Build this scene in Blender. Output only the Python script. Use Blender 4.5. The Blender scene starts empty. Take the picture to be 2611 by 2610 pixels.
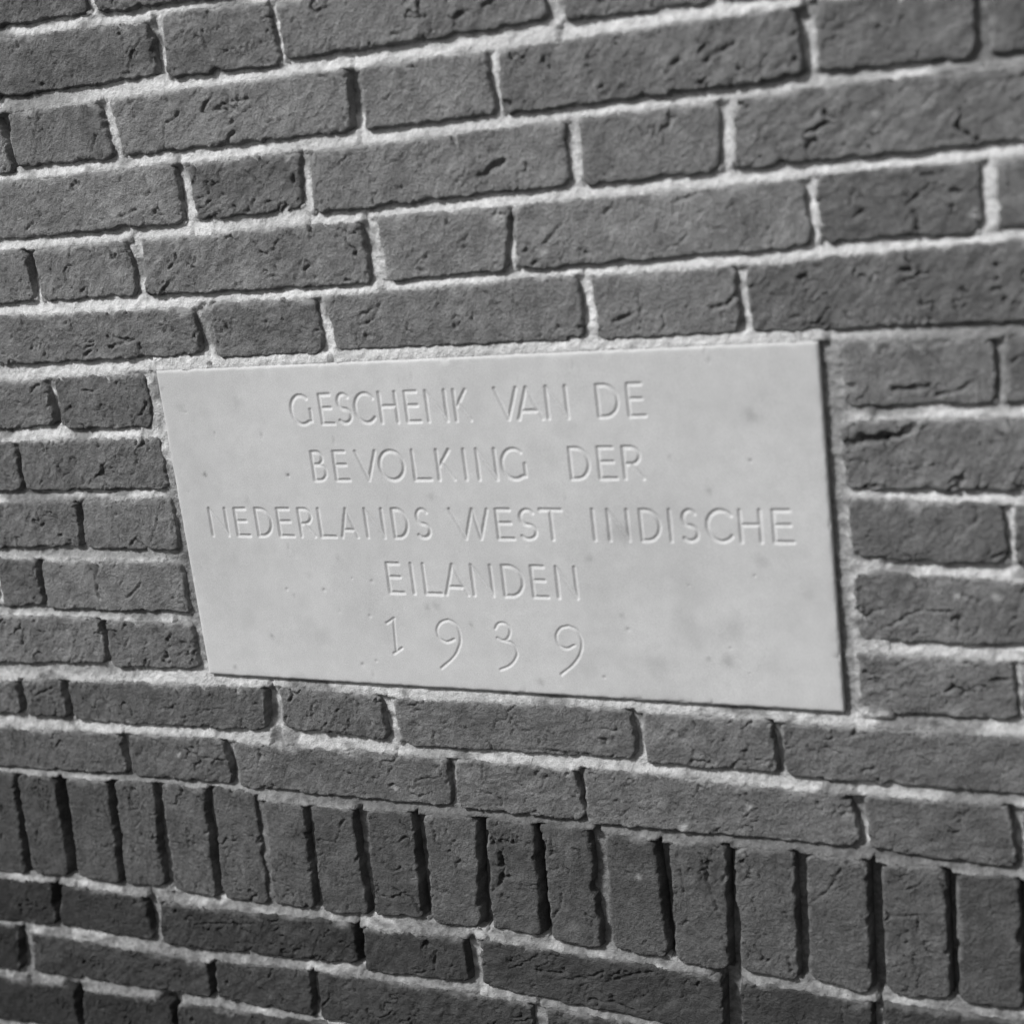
import bpy, math, random
import numpy as np
from mathutils import Matrix, Vector

# ------------------------------------------------------------------ camera, sky, sun, exposure
scene = bpy.context.scene
UNIT = 0.98                                   # metres from lens to wall plane
CAM = np.array([0.0, -UNIT, 1.55])
YAW, PITCH, ROLL, FPX = math.radians(24.2575), math.radians(-13.3193), math.radians(5.6983), 3550.9
def cam_rot():
    cy, sy = math.cos(YAW), math.sin(YAW); cp, sp = math.cos(PITCH), math.sin(PITCH); cr, sr = math.cos(ROLL), math.sin(ROLL)
    Rz = np.array([[cy, -sy, 0], [sy, cy, 0], [0, 0, 1]])
    Rx = np.array([[1, 0, 0], [0, cp, -sp], [0, sp, cp]])
    Ry = np.array([[cr, 0, sr], [0, 1, 0], [-sr, 0, cr]])
    return Rz @ Rx @ Ry
MR = cam_rot()
cd = bpy.data.cameras.new('camera'); cam = bpy.data.objects.new('camera', cd)
scene.collection.objects.link(cam); scene.camera = cam
m = Matrix.Identity(4)
for r in range(3):
    m[r][0], m[r][1], m[r][2], m[r][3] = MR[r, 0], MR[r, 2], -MR[r, 1], CAM[r]
cam.matrix_world = m
cd.sensor_width = 36.0; cd.sensor_fit = 'HORIZONTAL'; cd.lens = 36.0 * FPX / 2611.0
cd.clip_start = 0.02; cd.clip_end = 50.0
cd.dof.use_dof = True; cd.dof.focus_distance = 1.20; cd.dof.aperture_fstop = 3.4

# a soft, hazy sun high on the left, grazing the wall
SA, SB, SG = 0.84, 0.54, math.radians(56)
SUN = Vector((-math.cos(SG) * SA, -SB, math.sin(SG) * SA)).normalized()
w = bpy.data.worlds.new('World'); scene.world = w; w.use_nodes = True
nt = w.node_tree
sky = nt.nodes.new('ShaderNodeTexSky'); sky.sky_type = 'NISHITA'; sky.sun_disc = False
sky.sun_elevation = math.asin(SUN.z); sky.sun_rotation = math.atan2(SUN.x, SUN.y)
sky.dust_density = 3.0; sky.air_density = 1.5
bw = nt.nodes.new('ShaderNodeRGBToBW')         # black-and-white film: a grey sky
nt.links.new(sky.outputs[0], bw.inputs[0]); nt.links.new(bw.outputs[0], nt.nodes['Background'].inputs['Color'])
nt.nodes['Background'].inputs['Strength'].default_value = 0.05
sl = bpy.data.lights.new('sun', 'SUN'); sl.energy = 2.3; sl.angle = math.radians(8); sl.color = (1, 1, 1)
so = bpy.data.objects.new('sun', sl); scene.collection.objects.link(so)
so.rotation_euler = (-SUN).to_track_quat('-Z', 'Y').to_euler(); so.location = (-3, -4, 6)
scene.view_settings.view_transform = 'Standard'; scene.view_settings.look = 'None'
scene.view_settings.exposure = 0.66; scene.view_settings.gamma = 1.0
scene.view_settings.use_curve_mapping = False

# ------------------------------------------------------------------ measuring: photograph points on the wall plane
SC = 900 / 1931; SZ = 600 / 1932
CROPS = {'A': (0, 0, SC), 'B': (850, 0, SC), 'C': (1711, 0, SC), 'D': (0, 850, SC), 'E': (1711, 850, SC), 'F': (0, 1710, SC),
         'G': (850, 1710, SC), 'H': (1711, 1710, SC), 'P': (380, 850, SC), 'Q': (1250, 850, SC), 'Y': (700, 940, SZ), 'X': (1200, 940, SZ),
         'I': (0, 0, 1.0)}
def wall_pt(px):
    d = MR @ np.array([(px[0] - 1305.5) / FPX, 1.0, -(px[1] - 1305.0) / FPX])
    return np.array([CAM[0] + UNIT * d[0] / d[1], CAM[2] + UNIT * d[2] / d[1]])
def pt(s):
    o = CROPS[s[0]]; a, b = s[1:].split(',')
    return wall_pt((o[0] + float(a) * o[2], o[1] + float(b) * o[2]))

BRICKS = '''0a A-660,-10 A415,-210 A475,65 A-600,225
0b A480,-215 A1190,-320 A1260,-35 A535,65
1a A-420,265 A790,120 A850,405 A-360,590
1b A880,80 A1455,15 A1525,345 A925,425
1c A1510,5 B1110,-190 B1160,105 A1565,325
1d B1215,-205 C180,-320 C215,5 B1285,105
1e C245,-330 C1570,-500 C1620,-160 C285,0
2z A-1300,800 A-30,640 A60,935 A-1230,1080
2a A30,620 A525,560 A620,860 A85,910
2b A600,545 A1885,380 A1915,715 A675,850
2c B150,375 B820,285 B880,615 B185,705
2d B895,275 C665,40 C715,410 B935,620
2e C790,5 C1655,-80 C1650,303 C810,385
2f C1740,-85 C2970,-250 C3000,170 C1770,290
3a A-330,1030 A945,900 A1000,1215 A-270,1336
3b A1015,900 A1630,830 A1645,1135 A1075,1200
3c A1690,835 B1250,665 B1285,1005 A1720,1160
3d B1345,650 C255,560 C265,927 B1370,1010
3e C345,545 C2060,335 C2080,740 C345,920
4z A-1050,1470 A125,1360 A185,1640 A-990,1735
4a A170,1370 A680,1325 A745,1610 A235,1645
4b A775,1320 B130,1215 B200,1545 A800,1610
4c B230,1195 B950,1130 B935,1475 B305,1530
4d B1000,1125 C705,988 C765,1340 B1000,1470
4e C790,960 C1690,885 C1690,1272 C815,1325
4f C1770,870 C2990,760 C3010,1150 C1795,1250
5z A-1200,1830 A-90,1745 A-50,2000 A-1160,2080
5a A-30,1735 A1055,1690 A1095,1934 A-5,1993
5b A1150,1660 A1720,1625 D1760,105 D1180,130
5c A1770,1625 B1315,1507 B1375,1850 B20,1915
5d B1410,1515 C335,1460 C370,1815 B1450,1855
5e C420,1455 C2080,1300 C2100,1740 C440,1815
6z D-950,300 D235,258 D290,500 D-900,580
6a D285,240 D790,220 D830,510 D340,515
7z D-420,600 D75,600 D120,855 D-380,880
7a D105,590 D870,575 D915,845 D140,860
8z D-780,930 D405,920 D440,1160 D-720,1175
8a D440,920 D925,900 D970,1185 D475,1170
9y D-900,1220 D-60,1230 D-15,1490 D-860,1480
9z D-25,1230 D185,1240 D225,1480 D20,1490
9a D225,1240 D975,1260 D1025,1520 D260,1500
10z D-680,1540 D530,1555 D580,1800 D-630,1800
10a D575,1570 D1030,1590 D1085,1830 D615,1820
6r E925,45 E1760,30 E1775,375 E950,395
6s E1845,20 E2700,0 E2720,370 E1835,375
7r E935,490 E2500,450 E2520,860 E960,845
8r E967,900 E1810,940 E1840,1260 E1000,1225
8s E1880,940 E2800,950 E2820,1290 E1895,1270
9r E1000,1310 E2560,1395 E2580,1720 E1020,1675
10r H1025,-95 H1860,-45 H1890,260 H1040,225
10s H1925,-45 H3300,30 H3320,350 H1935,265
11y F-640,40 F75,60 F120,225 F-600,215
11z F120,50 F320,50 F365,250 F160,240
11a F370,55 F1440,95 F1445,322 F405,270
11b F1520,90 G245,140 G290,375 F1555,310
11c G322,152 G1615,215 G1650,480 G375,405
11d G1690,235 H530,270 H575,555 G1720,500
11e H600,290 H2150,380 H2180,690 H640,575
12z F-560,285 F640,350 F690,560 F-520,490
12a F700,350 F1215,380 F1270,610 F725,570
12b F1275,395 G615,480 G640,740 F1320,635
12c G665,490 G1310,545 G1375,815 G690,745
12d G1365,530 H970,690 H1030,960 G1400,828
12e H1060,690 H1840,740 H1890,1080 H1100,980
12f H1925,760 H3000,860 H3030,1210 H1960,1090
14z F-800,1050 F275,1165 F300,1385 F-780,1280
14a F340,1175 F780,1245 F830,1470 F330,1395
14b F880,1270 G95,1385 G140,1600 F885,1490
14c G165,1410 G705,1470 G740,1700 G185,1640
14d G800,1475 H270,1680 H280,1990 G820,1720
14e H385,1700 H1090,1820 H1110,2130 H395,2020
14f H1170,1820 H2600,2020 H2620,2340 H1180,2140
15z F-400,1330 F90,1400 F115,1630 F-380,1560
15a F165,1430 F1125,1600 F1150,1785 F190,1640
15b F1180,1590 F1680,1640 F1710,1890 F1190,1790
15c F1745,1650 G1080,1820 G1100,2070 F1760,1900
15d G1170,1850 G1800,1960 G1820,2210 G1190,2090
16z F-300,1630 F390,1735 F430,1960 F-280,1860
16a F450,1755 F910,1800 F960,2020 F470,1965
16b F975,1820 F2180,1990 F2200,2230 F990,2040
s0 F-130,540 F65,560 F130,1105 F-70,1085
s1 F105,570 F290,590 F370,1120 F185,1105
s2 F360,590 F575,610 F655,1165 F435,1120
s3 F625,600 F825,610 F890,1180 F690,1165
s4 F880,620 F1100,650 F1180,1240 F960,1195
s5 F1165,640 F1385,680 F1460,1270 F1225,1240
s6 F1440,710 F1650,740 F1715,1300 F1505,1275
s7 F1700,740 G95,760 G185,1330 F1770,1310
s8 G185,770 G415,775 G480,1350 G240,1330
s9 G495,790 G770,800 G795,1410 G545,1380
s10 G830,810 G1080,840 G1135,1450 G875,1410
s11 G1135,840 G1385,870 G1465,1520 G1205,1470
s12 G1490,890 G1745,930 G1825,1570 G1530,1520
s13 G1835,950 H290,950 H310,1640 H40,1590
s14 H350,980 H660,990 H690,1690 H395,1640
s15 H745,1010 H1060,1040 H1090,1760 H765,1690
s16 H1155,1060 H1490,1080 H1525,1800 H1190,1760
s17 H1570,1110 H1895,1140 H1920,1860 H1590,1800
s18 H1960,1150 H2300,1190 H2340,1930 H2000,1870'''
TONES = {'12z': .85, '12a': .9, '14z': .75, '15z': .7, '16z': .65, '16a': .75, '15a': .85, '14a': .9, '6z': .9, '7z': .9, '8z': .92, '9z': .92, '11y': .85, '5d': 1.08, '5c': 1.06, '4c': 1.1, '4d': 1.06, '3c': 1.04, '3d': 1.06, '2c': 1.04, '3e': 1.05, 's0': .75, 's1': .85, 's2': .9, '12c': 1.25, '12b': 1.08, '11z': .9, '2e': .82, '2f': .75, '2d': .92, '4f': .8, '0a': .85, '1a': .9, '4e': .9}  # own brick tones, with light falloff to the left and corners painted in
CRACKS = '''0.7/1.5 A980,60 A1020,150 A1000,180
0.9/1.8 A1110,170 A1110,240 A1150,300
0.7/1.3 A770,210 A720,280 A690,370
1.2/2.2 A810,150 A825,350
0.8/1.8 A1170,510 A1100,610 A1130,625 A1240,560 A1360,540
0.7/1.6 A900,830 A895,680 A960,640 A1000,560
0.9/1.4 A1280,660 A1220,700
1.0/1.8 A1280,720 A1240,780 A1150,820
1.0/1.8 A160,650 A195,740
1.0/1.8 A515,740 A500,830
1.0/1.8 A640,1195 A740,1150
1.0/1.5 A140,1255 A180,1220
0.7/1.3 A1370,1310 A1440,1390 A1500,1405
0.9/1.5 A1460,1520 A1530,1510
0.8/1.2 A880,1600 A940,1530
1.1/1.9 A600,1900 A680,1870 A730,1860
1.3/1.9 B400,90 B500,95
1.3/2.0 B660,100 B730,60
1.5/2.4 B820,30 B880,0
0.8/1.4 B320,190 B430,160
1.2/1.6 B1830,400 B1890,330
0.8/1.1 B1350,340 B1460,300
1.5/2.6 C200,330 C260,280 C350,240
1.3/2.0 C0,360 C30,330
2.0/3.6 B790,970 B850,935 B920,890
0.8/1.4 B800,850 B810,880
0.9/1.5 B670,1010 B690,985
0.9/1.4 B1140,1350 B1180,1300 B1250,1230
1.0/1.7 B1090,1450 B1140,1420
1.3/1.6 B1360,1370 B1390,1390
1.2/1.5 C10,1110 C170,1050
1.2/1.5 C200,1250 C300,1255
1.5/2.6 C1320,1160 C1345,1210 C1355,1280
1.3/1.9 C1000,1200 C1040,1150
1.6/1.8 C1540,1050 C1570,1055
0.9/1.6 B140,1780 B220,1750 B250,1660 B130,1740
0.9/1.4 B830,1600 B890,1670 B930,1720
1.2/2.0 B1540,1755 B1640,1720
1.2/2.0 C230,1680 C300,1670 C360,1610
1.2/1.8 C280,1740 C340,1770
1.0/1.5 C650,1740 C690,1730
2.0/2.6 C1825,1660 C1835,1640
1.2/1.4 C1760,1590 C1830,1570
0.7/1.5 D320,720 D340,800 D400,860 D430,900
1.2/1.6 D545,1260 D520,1330 D540,1450
0.9/1.5 D770,1370 D690,1450
1.4/2.4 D740,1130 D800,1180
1.2/1.8 D170,310 D210,280
0.9/1.4 D660,360 D690,345
1.4/2.8 E930,300 E980,290 E1040,285
1.6/2.8 E1220,300 E1290,310 E1410,290
1.2/1.8 E1450,335 E1550,320 E1640,270
1.2/1.5 E1560,40 E1420,70
2.3/9.0 E950,618 E1060,578 E1180,570
1.6/7.0 E1180,570 E1290,535 E1330,495
1.2/1.9 E1770,1230 E1820,1200
1.1/1.3 E1250,1200 E1265,1150
1.0/1.6 E1150,1620 E1260,1560 E1350,1520 E1540,1525
1.0/1.6 E1590,1430 E1690,1470
1.0/1.4 E1030,1400 E1060,1440
1.3/1.6 E1180,840 E1060,840
1.3/2.2 H1060,10 H1110,20 H1140,90
1.3/2.2 H1740,60 H1840,50
0.6/1.6 G1000,185 G960,220 G940,270 G885,280 G880,310
1.0/1.5 G1070,430 G1200,440 G1400,460
0.8/2.0 H80,520 H120,490 H190,500
0.7/1.6 H320,540 H370,490 H550,490 H565,540
1.5/1.9 H750,410 H790,460
1.2/1.8 H1040,545 H1110,535
0.8/2.2 G300,630 G325,620 G350,635
0.8/1.4 G1170,580 G1140,640 G1080,660 G1010,620
0.9/1.3 G820,500 G815,580
1.0/1.3 G1020,520 G1000,580
0.8/1.6 G1600,720 G1720,770 G1750,830
0.7/1.2 G1440,710 G1550,710
0.7/1.0 H370,760 H450,860
0.9/2.2 G330,1190 G430,1250 G480,1330
1.8/4.0 G840,890 G870,950 G910,1000
1.5/4.0 G910,1000 G930,1100 G900,1180 G870,1195
0.8/1.8 G540,820 G560,950
1.1/2.0 G1195,880 G1190,950
1.2/2.0 G1270,1080 G1290,1100
0.8/1.8 G1250,1220 G1240,1290 G1200,1350
1.0/1.8 H780,1260 H860,1200 H930,1090
1.0/2.4 H640,1570 H660,1650 H700,1690
1.1/2.0 H200,1050 H190,1150 H240,1260 H280,1370
0.8/1.5 H150,1000 H230,1060
0.9/1.5 H50,1090 H70,1220
0.9/1.6 H1220,1340 H1350,1340 H1350,1430
1.0/1.6 F820,370 F900,410
0.9/1.8 F1020,430 F1100,470 F1200,480
0.8/1.5 F1040,580 F1100,620
0.7/1.6 F1740,920 F1830,940 F1880,810
0.8/1.5 F680,640 F740,760 F860,900
0.9/1.6 F720,960 F740,1000
1.0/1.5 F160,330 F200,390
0.8/1.3 F1050,220 F1250,200
0.8/1.3 F990,260 F1150,215
0.8/1.4 F1700,210 F1730,160
1.0/1.8 F200,130 F300,90
0.9/1.8 G560,1530 G550,1640 G450,1660
1.0/1.8 G1290,1690 G1380,1680 G1480,1650
1.3/2.2 G1400,1800 G1500,1810 G1640,1860
1.0/1.8 G1540,1690 G1640,1660 G1740,1650
1.0/1.6 G1100,1640 G1250,1660
1.0/1.5 F1070,1385 F1400,1380
1.4/2.2 F1640,1590 F1740,1560
1.2/1.7 F1420,1740 F1470,1780
0.9/1.5 F550,680 F620,900
0.8/1.3 F170,620 F240,770'''
# joints with lost mortar: place, half height mm, depth mm
DEEP = [('A825,300', 22, 9), ('A20,800', 26, 12), ('A1890,560', 26, 9), ('A140,1450', 24, 8), ('A720,1480', 22, 6), ('B70,520', 26, 9),
        ('D300,440', 16, 10), ('D110,760', 20, 7), ('D430,1080', 24, 10), ('D200,1360', 26, 9), ('D565,1690', 30, 14), ('D1,1380', 15, 5),
        ('F110,130', 20, 8), ('F345,150', 22, 8), ('F1465,210', 22, 10), ('F660,440', 22, 9), ('F1230,500', 24, 8), ('G270,270', 26, 7),
        ('G1640,360', 26, 8), ('G625,640', 26, 7), ('G1345,690', 26, 9), ('H1000,830', 26, 9), ('H1865,900', 30, 9), ('H560,440', 22, 9),
        ('F305,1270', 30, 14), ('F800,1320', 22, 10), ('F100,1510', 30, 9), ('F1140,1690', 24, 12), ('F1690,1760', 26, 10), ('F415,1850', 30, 16),
        ('F945,1900', 30, 16), ('G120,1500', 28, 14), ('G750,1600', 26, 10), ('H320,1850', 50, 17), ('H1110,1900', 40, 10), ('D960,1050', 16, 8),
        ('B1110,90', 8, 6), ('C690,200', 26, 8), ('C1690,150', 22, 6), ('D245,1420', 10, 8)]
SOLD_DEPTH = [14, 17, 17, 9, 10, 3.5, 8, 8.5, 13, 17, 17, 8, 17, 15, 11, 17, 17, 15, 15]
# grey stretches (place, half width mm, half height mm, amount) and clean bright ones (amount 0)
GREYS = [('A300,545', 55, 6, .9), ('C850,420', 40, 7, .85), ('C1750,200', 14, 40, .9), ('E880,300', 9, 60, .8), ('E900,900', 9, 70, .75), ('E930,1500', 9, 90, .75),
         ('E1400,5', 160, 8, .9), ('E1800,200', 12, 30, .85), ('D1000,1300', 10, 70, .9), ('D940,950', 8, 40, .7), ('D400,1200', 120, 6, .7), ('D400,1510', 160, 6, .7), ('D300,1830', 120, 7, .6),
         ('F300,530', 220, 8, 1), ('G700,780', 300, 9, 1), ('H800,980', 260, 9, 1), ('C1900,800', 50, 7, .8), ('G520,440', 25, 6, .6),
         ('C1700,250', 30, 30, .8), ('H300,580', 30, 5, .3),
         ('P1200,110', 330, 9, 0.0), ('Q600,70', 200, 9, 0.0), ('A1200,420', 160, 8, 0.0), ('B500,240', 240, 9, 0.0), ('B1500,110', 120, 9, 0.0),
         ('B900,660', 260, 9, 0.0), ('B600,1120', 200, 9, 0.0), ('C900,900', 300, 10, 0.0), ('C1300,1340', 200, 9, 0.0), ('B1200,1480', 230, 9, 0.0), ('A500,1680', 170, 8, 0.0), ('A500,1290', 200, 8, 0.05),
         ('A1400,1180', 180, 8, 0.0), ('C300,700', 12, 28, 0.0), ('C760,1150', 12, 28, 0.0), ('C1730,1050', 12, 30, 0.0), ('B1390,1650', 11, 28, 0.0), ('B870,450', 11, 28, 0.0), ('A1530,180', 10, 26, 0.0), ('D500,200', 130, 8, 0.0)]
STAINS = [('D1125,770', 2.0, .55), ('D1580,775', 1.6, .55), ('E440,450', 6, .22), ('Q1200,860', 2.4, .25), ('Q1090,1610', 14, .16), ('Q1330,1620', 10, .15), ('Q920,1800', 11, .15), ('Q1200,1775', 2.5, .28),
          ('Q1300,1785', 6, .22), ('Q715,1090', 9, .16), ('Q1070,1350', 16, .10), ('Q545,1230', 3, .22), ('P1525,1495', 2.4, .3), ('P1575,1490', 4, .22), ('P675,1650', 2.2, .3), ('P475,1820', 2, .35),
          ('P960,1650', 8, .10), ('P1035,1225', 3, .18), ('P540,910', 2.5, .18), ('P1545,890', 3, .2), ('P480,380', 5, .14), ('P180,405', 3, .14), ('P600,1180', 9, .08), ('P1765,1590', 2, .25), ('Q540,1830', 8, .12),
          ('Q280,1905', 2.5, .3), ('Q1480,1240', 5, .16), ('Q1750,660', 5, .10), ('Q720,1540', 2, .2), ('P1290,600', 9, .07), ('Q300,640', 11, .07), ('Q430,540', 10, .08), ('Q980,670', 2.4, .18), ('P880,1320', 3, .12), ('Q1740,1420', 4, .14)]
# letters: char : top-left : bottom-left : right end
LETTERS = '''G:Y140,215:Y140,440:Y312,400 E:Y372,208:Y393,440:Y495,432 S:Y512,210:Y530,435:Y638,390 C:Y665,195:Y665,430:Y835,420 H:Y862,190:Y886,440:Y1020,430 E:Y1072,190:Y1100,440:Y1208,430 N:Y1245,190:Y1272,440:Y1410,300 K:Y1470,175:Y1502,430:Y1620,435 V:X195,150:X225,405:X372,160 A:X372,165:X405,420:X600,425 N:X618,160:X650,420:X792,280 D:X1035,145:X1062,410:X1212,280 E:X1285,130:X1310,400:X1440,395
B:Y305,680:Y335,910:Y430,860 E:Y487,680:Y512,910:Y622,905 V:Y665,675:Y695,895:Y825,672 O:Y868,670:Y868,900:Y1066,800 L:Y1132,665:Y1160,910:Y1290,905 K:Y1332,665:Y1358,912:Y1485,912 I:Y1552,660:Y1582,910:Y1570,800 N:Y1658,668:Y1690,912:Y1820,790 G:X262,660:X262,905:X462,850 D:X810,655:X838,910:X976,800 E:X1045,655:X1072,908:X1205,900 R:X1250,650:X1278,910:X1425,912
N:P332,955:P352,1102:P428,1030 E:P470,955:P490,1102:P556,1100 D:P584,955:P604,1102:P672,1035 E:P702,955:P722,1102:P796,1098 R:P818,955:P838,1104:P912,1104 L:P928,955:P946,1106:P1026,1104 A:P1040,955:P1062,1106:P1146,1106 N:P1178,955:P1203,1108:P1282,1035 D:P1328,958:P1352,1106:P1416,1040 S:P1458,956:P1472,1110:P1542,1075 W:P1648,958:P1660,1108:P1850,960 E:Q34,964:Q48,1120:Q134,1118 S:Q160,966:Q168,1122:Q258,1090 T:Q272,968:Q292,1125:Q388,968 I:Q562,966:Q576,1132:Q570,1050 N:Q643,968:Q660,1134:Q756,1050 D:Q820,970:Q836,1136:Q930,1060 I:Q980,968:Q996,1140:Q988,1050 S:Q1048,974:Q1060,1142:Q1142,1110 C:Q1188,966:Q1192,1146:Q1332,1130 H:Q1364,970:Q1380,1150:Q1484,1100 E:Q1546,978:Q1562,1146:Q1664,1146
E:P1304,1258:P1322,1416:P1398,1414 I:P1436,1258:P1454,1418:P1446,1340 L:P1500,1258:P1520,1420:P1604,1420 A:P1608,1262:P1632,1424:P1750,1428 N:P1762,1264:P1786,1432:P1876,1340 D:Q68,1274:Q84,1432:Q180,1352 E:Q226,1274:Q242,1440:Q320,1438 N:Q362,1276:Q378,1444:Q470,1350'''
DIGITS = [('1', ['P1304,1582 P1345,1556', 'P1340,1556 P1356,1735', 'P1344,1748 P1388,1718']),
          ('9', ['P1640,1566 P1600,1578 P1578,1618 P1590,1662 P1630,1686 P1672,1672', 'P1640,1566 P1682,1590 P1706,1650 P1700,1710 P1670,1768 P1604,1828']),
          ('3', ['Q30,1612 Q48,1586 Q82,1584 Q110,1614 Q104,1658 Q78,1678 Q42,1664', 'Q78,1678 Q124,1694 Q150,1742 Q134,1790 Q102,1820 Q60,1836']),
          ('9', ['Q430,1598 Q386,1612 Q364,1654 Q380,1702 Q420,1722 Q462,1704', 'Q430,1598 Q476,1622 Q504,1684 Q494,1752 Q458,1808 Q392,1862'])]
LETTER_SLOPE = 0.54
SPLASHES = [('B1530,1255', 4), ('B1150,1380', 3.5), ('G1672,1128', 2.4), ('H430,745', 2.6), ('F980,465', 2.4), ('E1825,510', 3), ('B1225,230', 4), ('B905,1195', 6),
            ('E1780,1450', 3.5), ('E1565,1440', 2.6), ('E1110,75', 3), ('H70,865', 3.5), ('D310,1240', 2.5), ('G340,650', 1.6), ('H1885,1005', 2), ('E1330,950', 4), ('C1130,630', 2.5), ('C1665,1170', 3)]

# ------------------------------------------------------------------ noise
def vnoise(x, y, seed=0):
    xi = np.floor(x).astype(np.int64); yi = np.floor(y).astype(np.int64)
    fx = x - xi; fy = y - yi
    def g(i, j):
        h = (i * 374761393 + j * 668265263 + seed * 1442695041) & 0xFFFFFFFF
        h = ((h ^ (h >> 13)) * 1274126177) & 0xFFFFFFFF
        h = (h ^ (h >> 16)) & 0xFFFF
        a = h * (2 * math.pi / 65536.0)
        return np.cos(a), np.sin(a)
    ux = fx * fx * fx * (fx * (fx * 6 - 15) + 10); uy = fy * fy * fy * (fy * (fy * 6 - 15) + 10)
    def d(i, j):
        c, s = g(xi + i, yi + j)
        return c * (fx - i) + s * (fy - j)
    a = d(0, 0) + (d(1, 0) - d(0, 0)) * ux; b = d(0, 1) + (d(1, 1) - d(0, 1)) * ux
    return (a + (b - a) * uy) * 1.45
def fbm(x, y, seed=0, o=3):
    r = 0; a = 1.0
    for k in range(o):
        r = r + a * vnoise(x * 2 ** k, y * 2 ** k, seed + 17 * k); a *= 0.5
    return r
def sstep(a, b, x):
    t = np.clip((x - a) / (b - a), 0, 1); return t * t * (3 - 2 * t)
def polydist(X, Z, pts):
    best = np.full(X.shape, 1e9)
    for (a, b) in zip(pts[:-1], pts[1:]):
        d = b - a; L = max(d @ d, 1e-12)
        t = np.clip(((X - a[0]) * d[0] + (Z - a[1]) * d[1]) / L, 0, 1)
        best = np.minimum(best, np.hypot(X - a[0] - t * d[0], Z - a[1] - t * d[1]))
    return best

# ------------------------------------------------------------------ materials
def new_mat(name):
    mt = bpy.data.materials.new(name); mt.use_nodes = True
    n = mt.node_tree.nodes; b = n['Principled BSDF']
    return mt, mt.node_tree, n, b
def N(t, kind, **kw):
    o = t.nodes.new(kind)
    for k, v in kw.items(): setattr(o, k, v)
    return o
def noise_node(t, vec, scale, detail=4, rough=0.55):
    q = N(t, 'ShaderNodeTexNoise'); q.inputs['Scale'].default_value = scale
    q.inputs['Detail'].default_value = detail; q.inputs['Roughness'].default_value = rough
    t.links.new(vec, q.inputs['Vector']); return q
def mathn(t, op, a, b=None, c=None, clamp=False):
    q = N(t, 'ShaderNodeMath', operation=op); q.use_clamp = clamp
    for i, v in enumerate((a, b, c)):
        if v is None: continue
        if isinstance(v, (int, float)): q.inputs[i].default_value = v
        else: t.links.new(v, q.inputs[i])
    return q.outputs[0]
def maprange(t, v, a, b, c, d):
    q = N(t, 'ShaderNodeMapRange'); t.links.new(v, q.inputs[0])
    for i, x in zip((1, 2, 3, 4), (a, b, c, d)): q.inputs[i].default_value = x
    return q.outputs[0]
def grey(t, v, b):
    q = N(t, 'ShaderNodeCombineColor')
    for i in range(3): t.links.new(v, q.inputs[i])
    t.links.new(q.outputs[0], b.inputs['Base Color'])
def attr(t, name):
    q = N(t, 'ShaderNodeAttribute'); q.attribute_name = name; return q.outputs['Fac']

# brick: each brick's own tone with painted light falloff in the mesh attribute 'tone', mortar smears in 'veil'
brick_mat, t, n, b = new_mat('fired_brick')
pos = N(t, 'ShaderNodeNewGeometry').outputs['Position']
big = noise_node(t, pos, 22, 3).outputs[0]; mid = noise_node(t, pos, 120, 4, 0.6).outputs[0]; fine = noise_node(t, pos, 900, 3, 0.7).outputs[0]
v = mathn(t, 'MULTIPLY', attr(t, 'tone'), maprange(t, big, 0.3, 0.7, 0.80, 1.20))
cloud = noise_node(t, pos, 48, 4, 0.62).outputs[0]
v = mathn(t, 'MULTIPLY', v, maprange(t, cloud, 0.32, 0.68, 0.80, 1.22))
v = mathn(t, 'MULTIPLY', v, maprange(t, mid, 0.3, 0.7, 0.80, 1.20))
v = mathn(t, 'MULTIPLY', v, maprange(t, fine, 0.3, 0.7, 0.70, 1.30))
veil = mathn(t, 'MULTIPLY', attr(t, 'veil'), maprange(t, mid, 0.35, 0.6, 0.35, 1.0), clamp=True)
mx = N(t, 'ShaderNodeMix', data_type='FLOAT'); t.links.new(veil, mx.inputs[0]); t.links.new(v, mx.inputs[2]); mx.inputs[3].default_value = 0.42
grey(t, mx.outputs[0], b); b.inputs['Roughness'].default_value = 0.93; b.inputs['Specular IOR Level'].default_value = 0.18
grain = noise_node(t, pos, 420, 4, 0.65).outputs[0]
hh = mathn(t, 'ADD', mathn(t, 'ADD', mathn(t, 'MULTIPLY', mid, 1.3), mathn(t, 'MULTIPLY', grain, 1.2)), mathn(t, 'MULTIPLY', fine, 0.8))
bp = N(t, 'ShaderNodeBump'); bp.inputs['Strength'].default_value = 1.0; bp.inputs['Distance'].default_value = 0.0017
t.links.new(hh, bp.inputs['Height']); t.links.new(bp.outputs[0], b.inputs['Normal'])

# mortar: lime mortar, one grey attribute for dirty patches and painted shade
mortar_mat, t, n, b = new_mat('lime_mortar')
pos = N(t, 'ShaderNodeNewGeometry').outputs['Position']
big = noise_node(t, pos, 14, 3).outputs[0]; mid = noise_node(t, pos, 160, 4, 0.6).outputs[0]; fine = noise_node(t, pos, 800, 3, 0.7).outputs[0]
v = mathn(t, 'MULTIPLY', maprange(t, big, 0.3, 0.7, 0.58, 0.80), maprange(t, mid, 0.3, 0.7, 0.74, 1.14))
v = mathn(t, 'MULTIPLY', v, maprange(t, fine, 0.3, 0.7, 0.80, 1.12))
dirt_and_shade = attr(t, 'dirt_and_shade')
mx = N(t, 'ShaderNodeMix', data_type='FLOAT'); t.links.new(dirt_and_shade, mx.inputs[0]); t.links.new(v, mx.inputs[2])
t.links.new(maprange(t, mid, 0.3, 0.7, 0.11, 0.22), mx.inputs[3])
grey(t, mx.outputs[0], b); b.inputs['Roughness'].default_value = 0.95; b.inputs['Specular IOR Level'].default_value = 0.15
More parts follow.
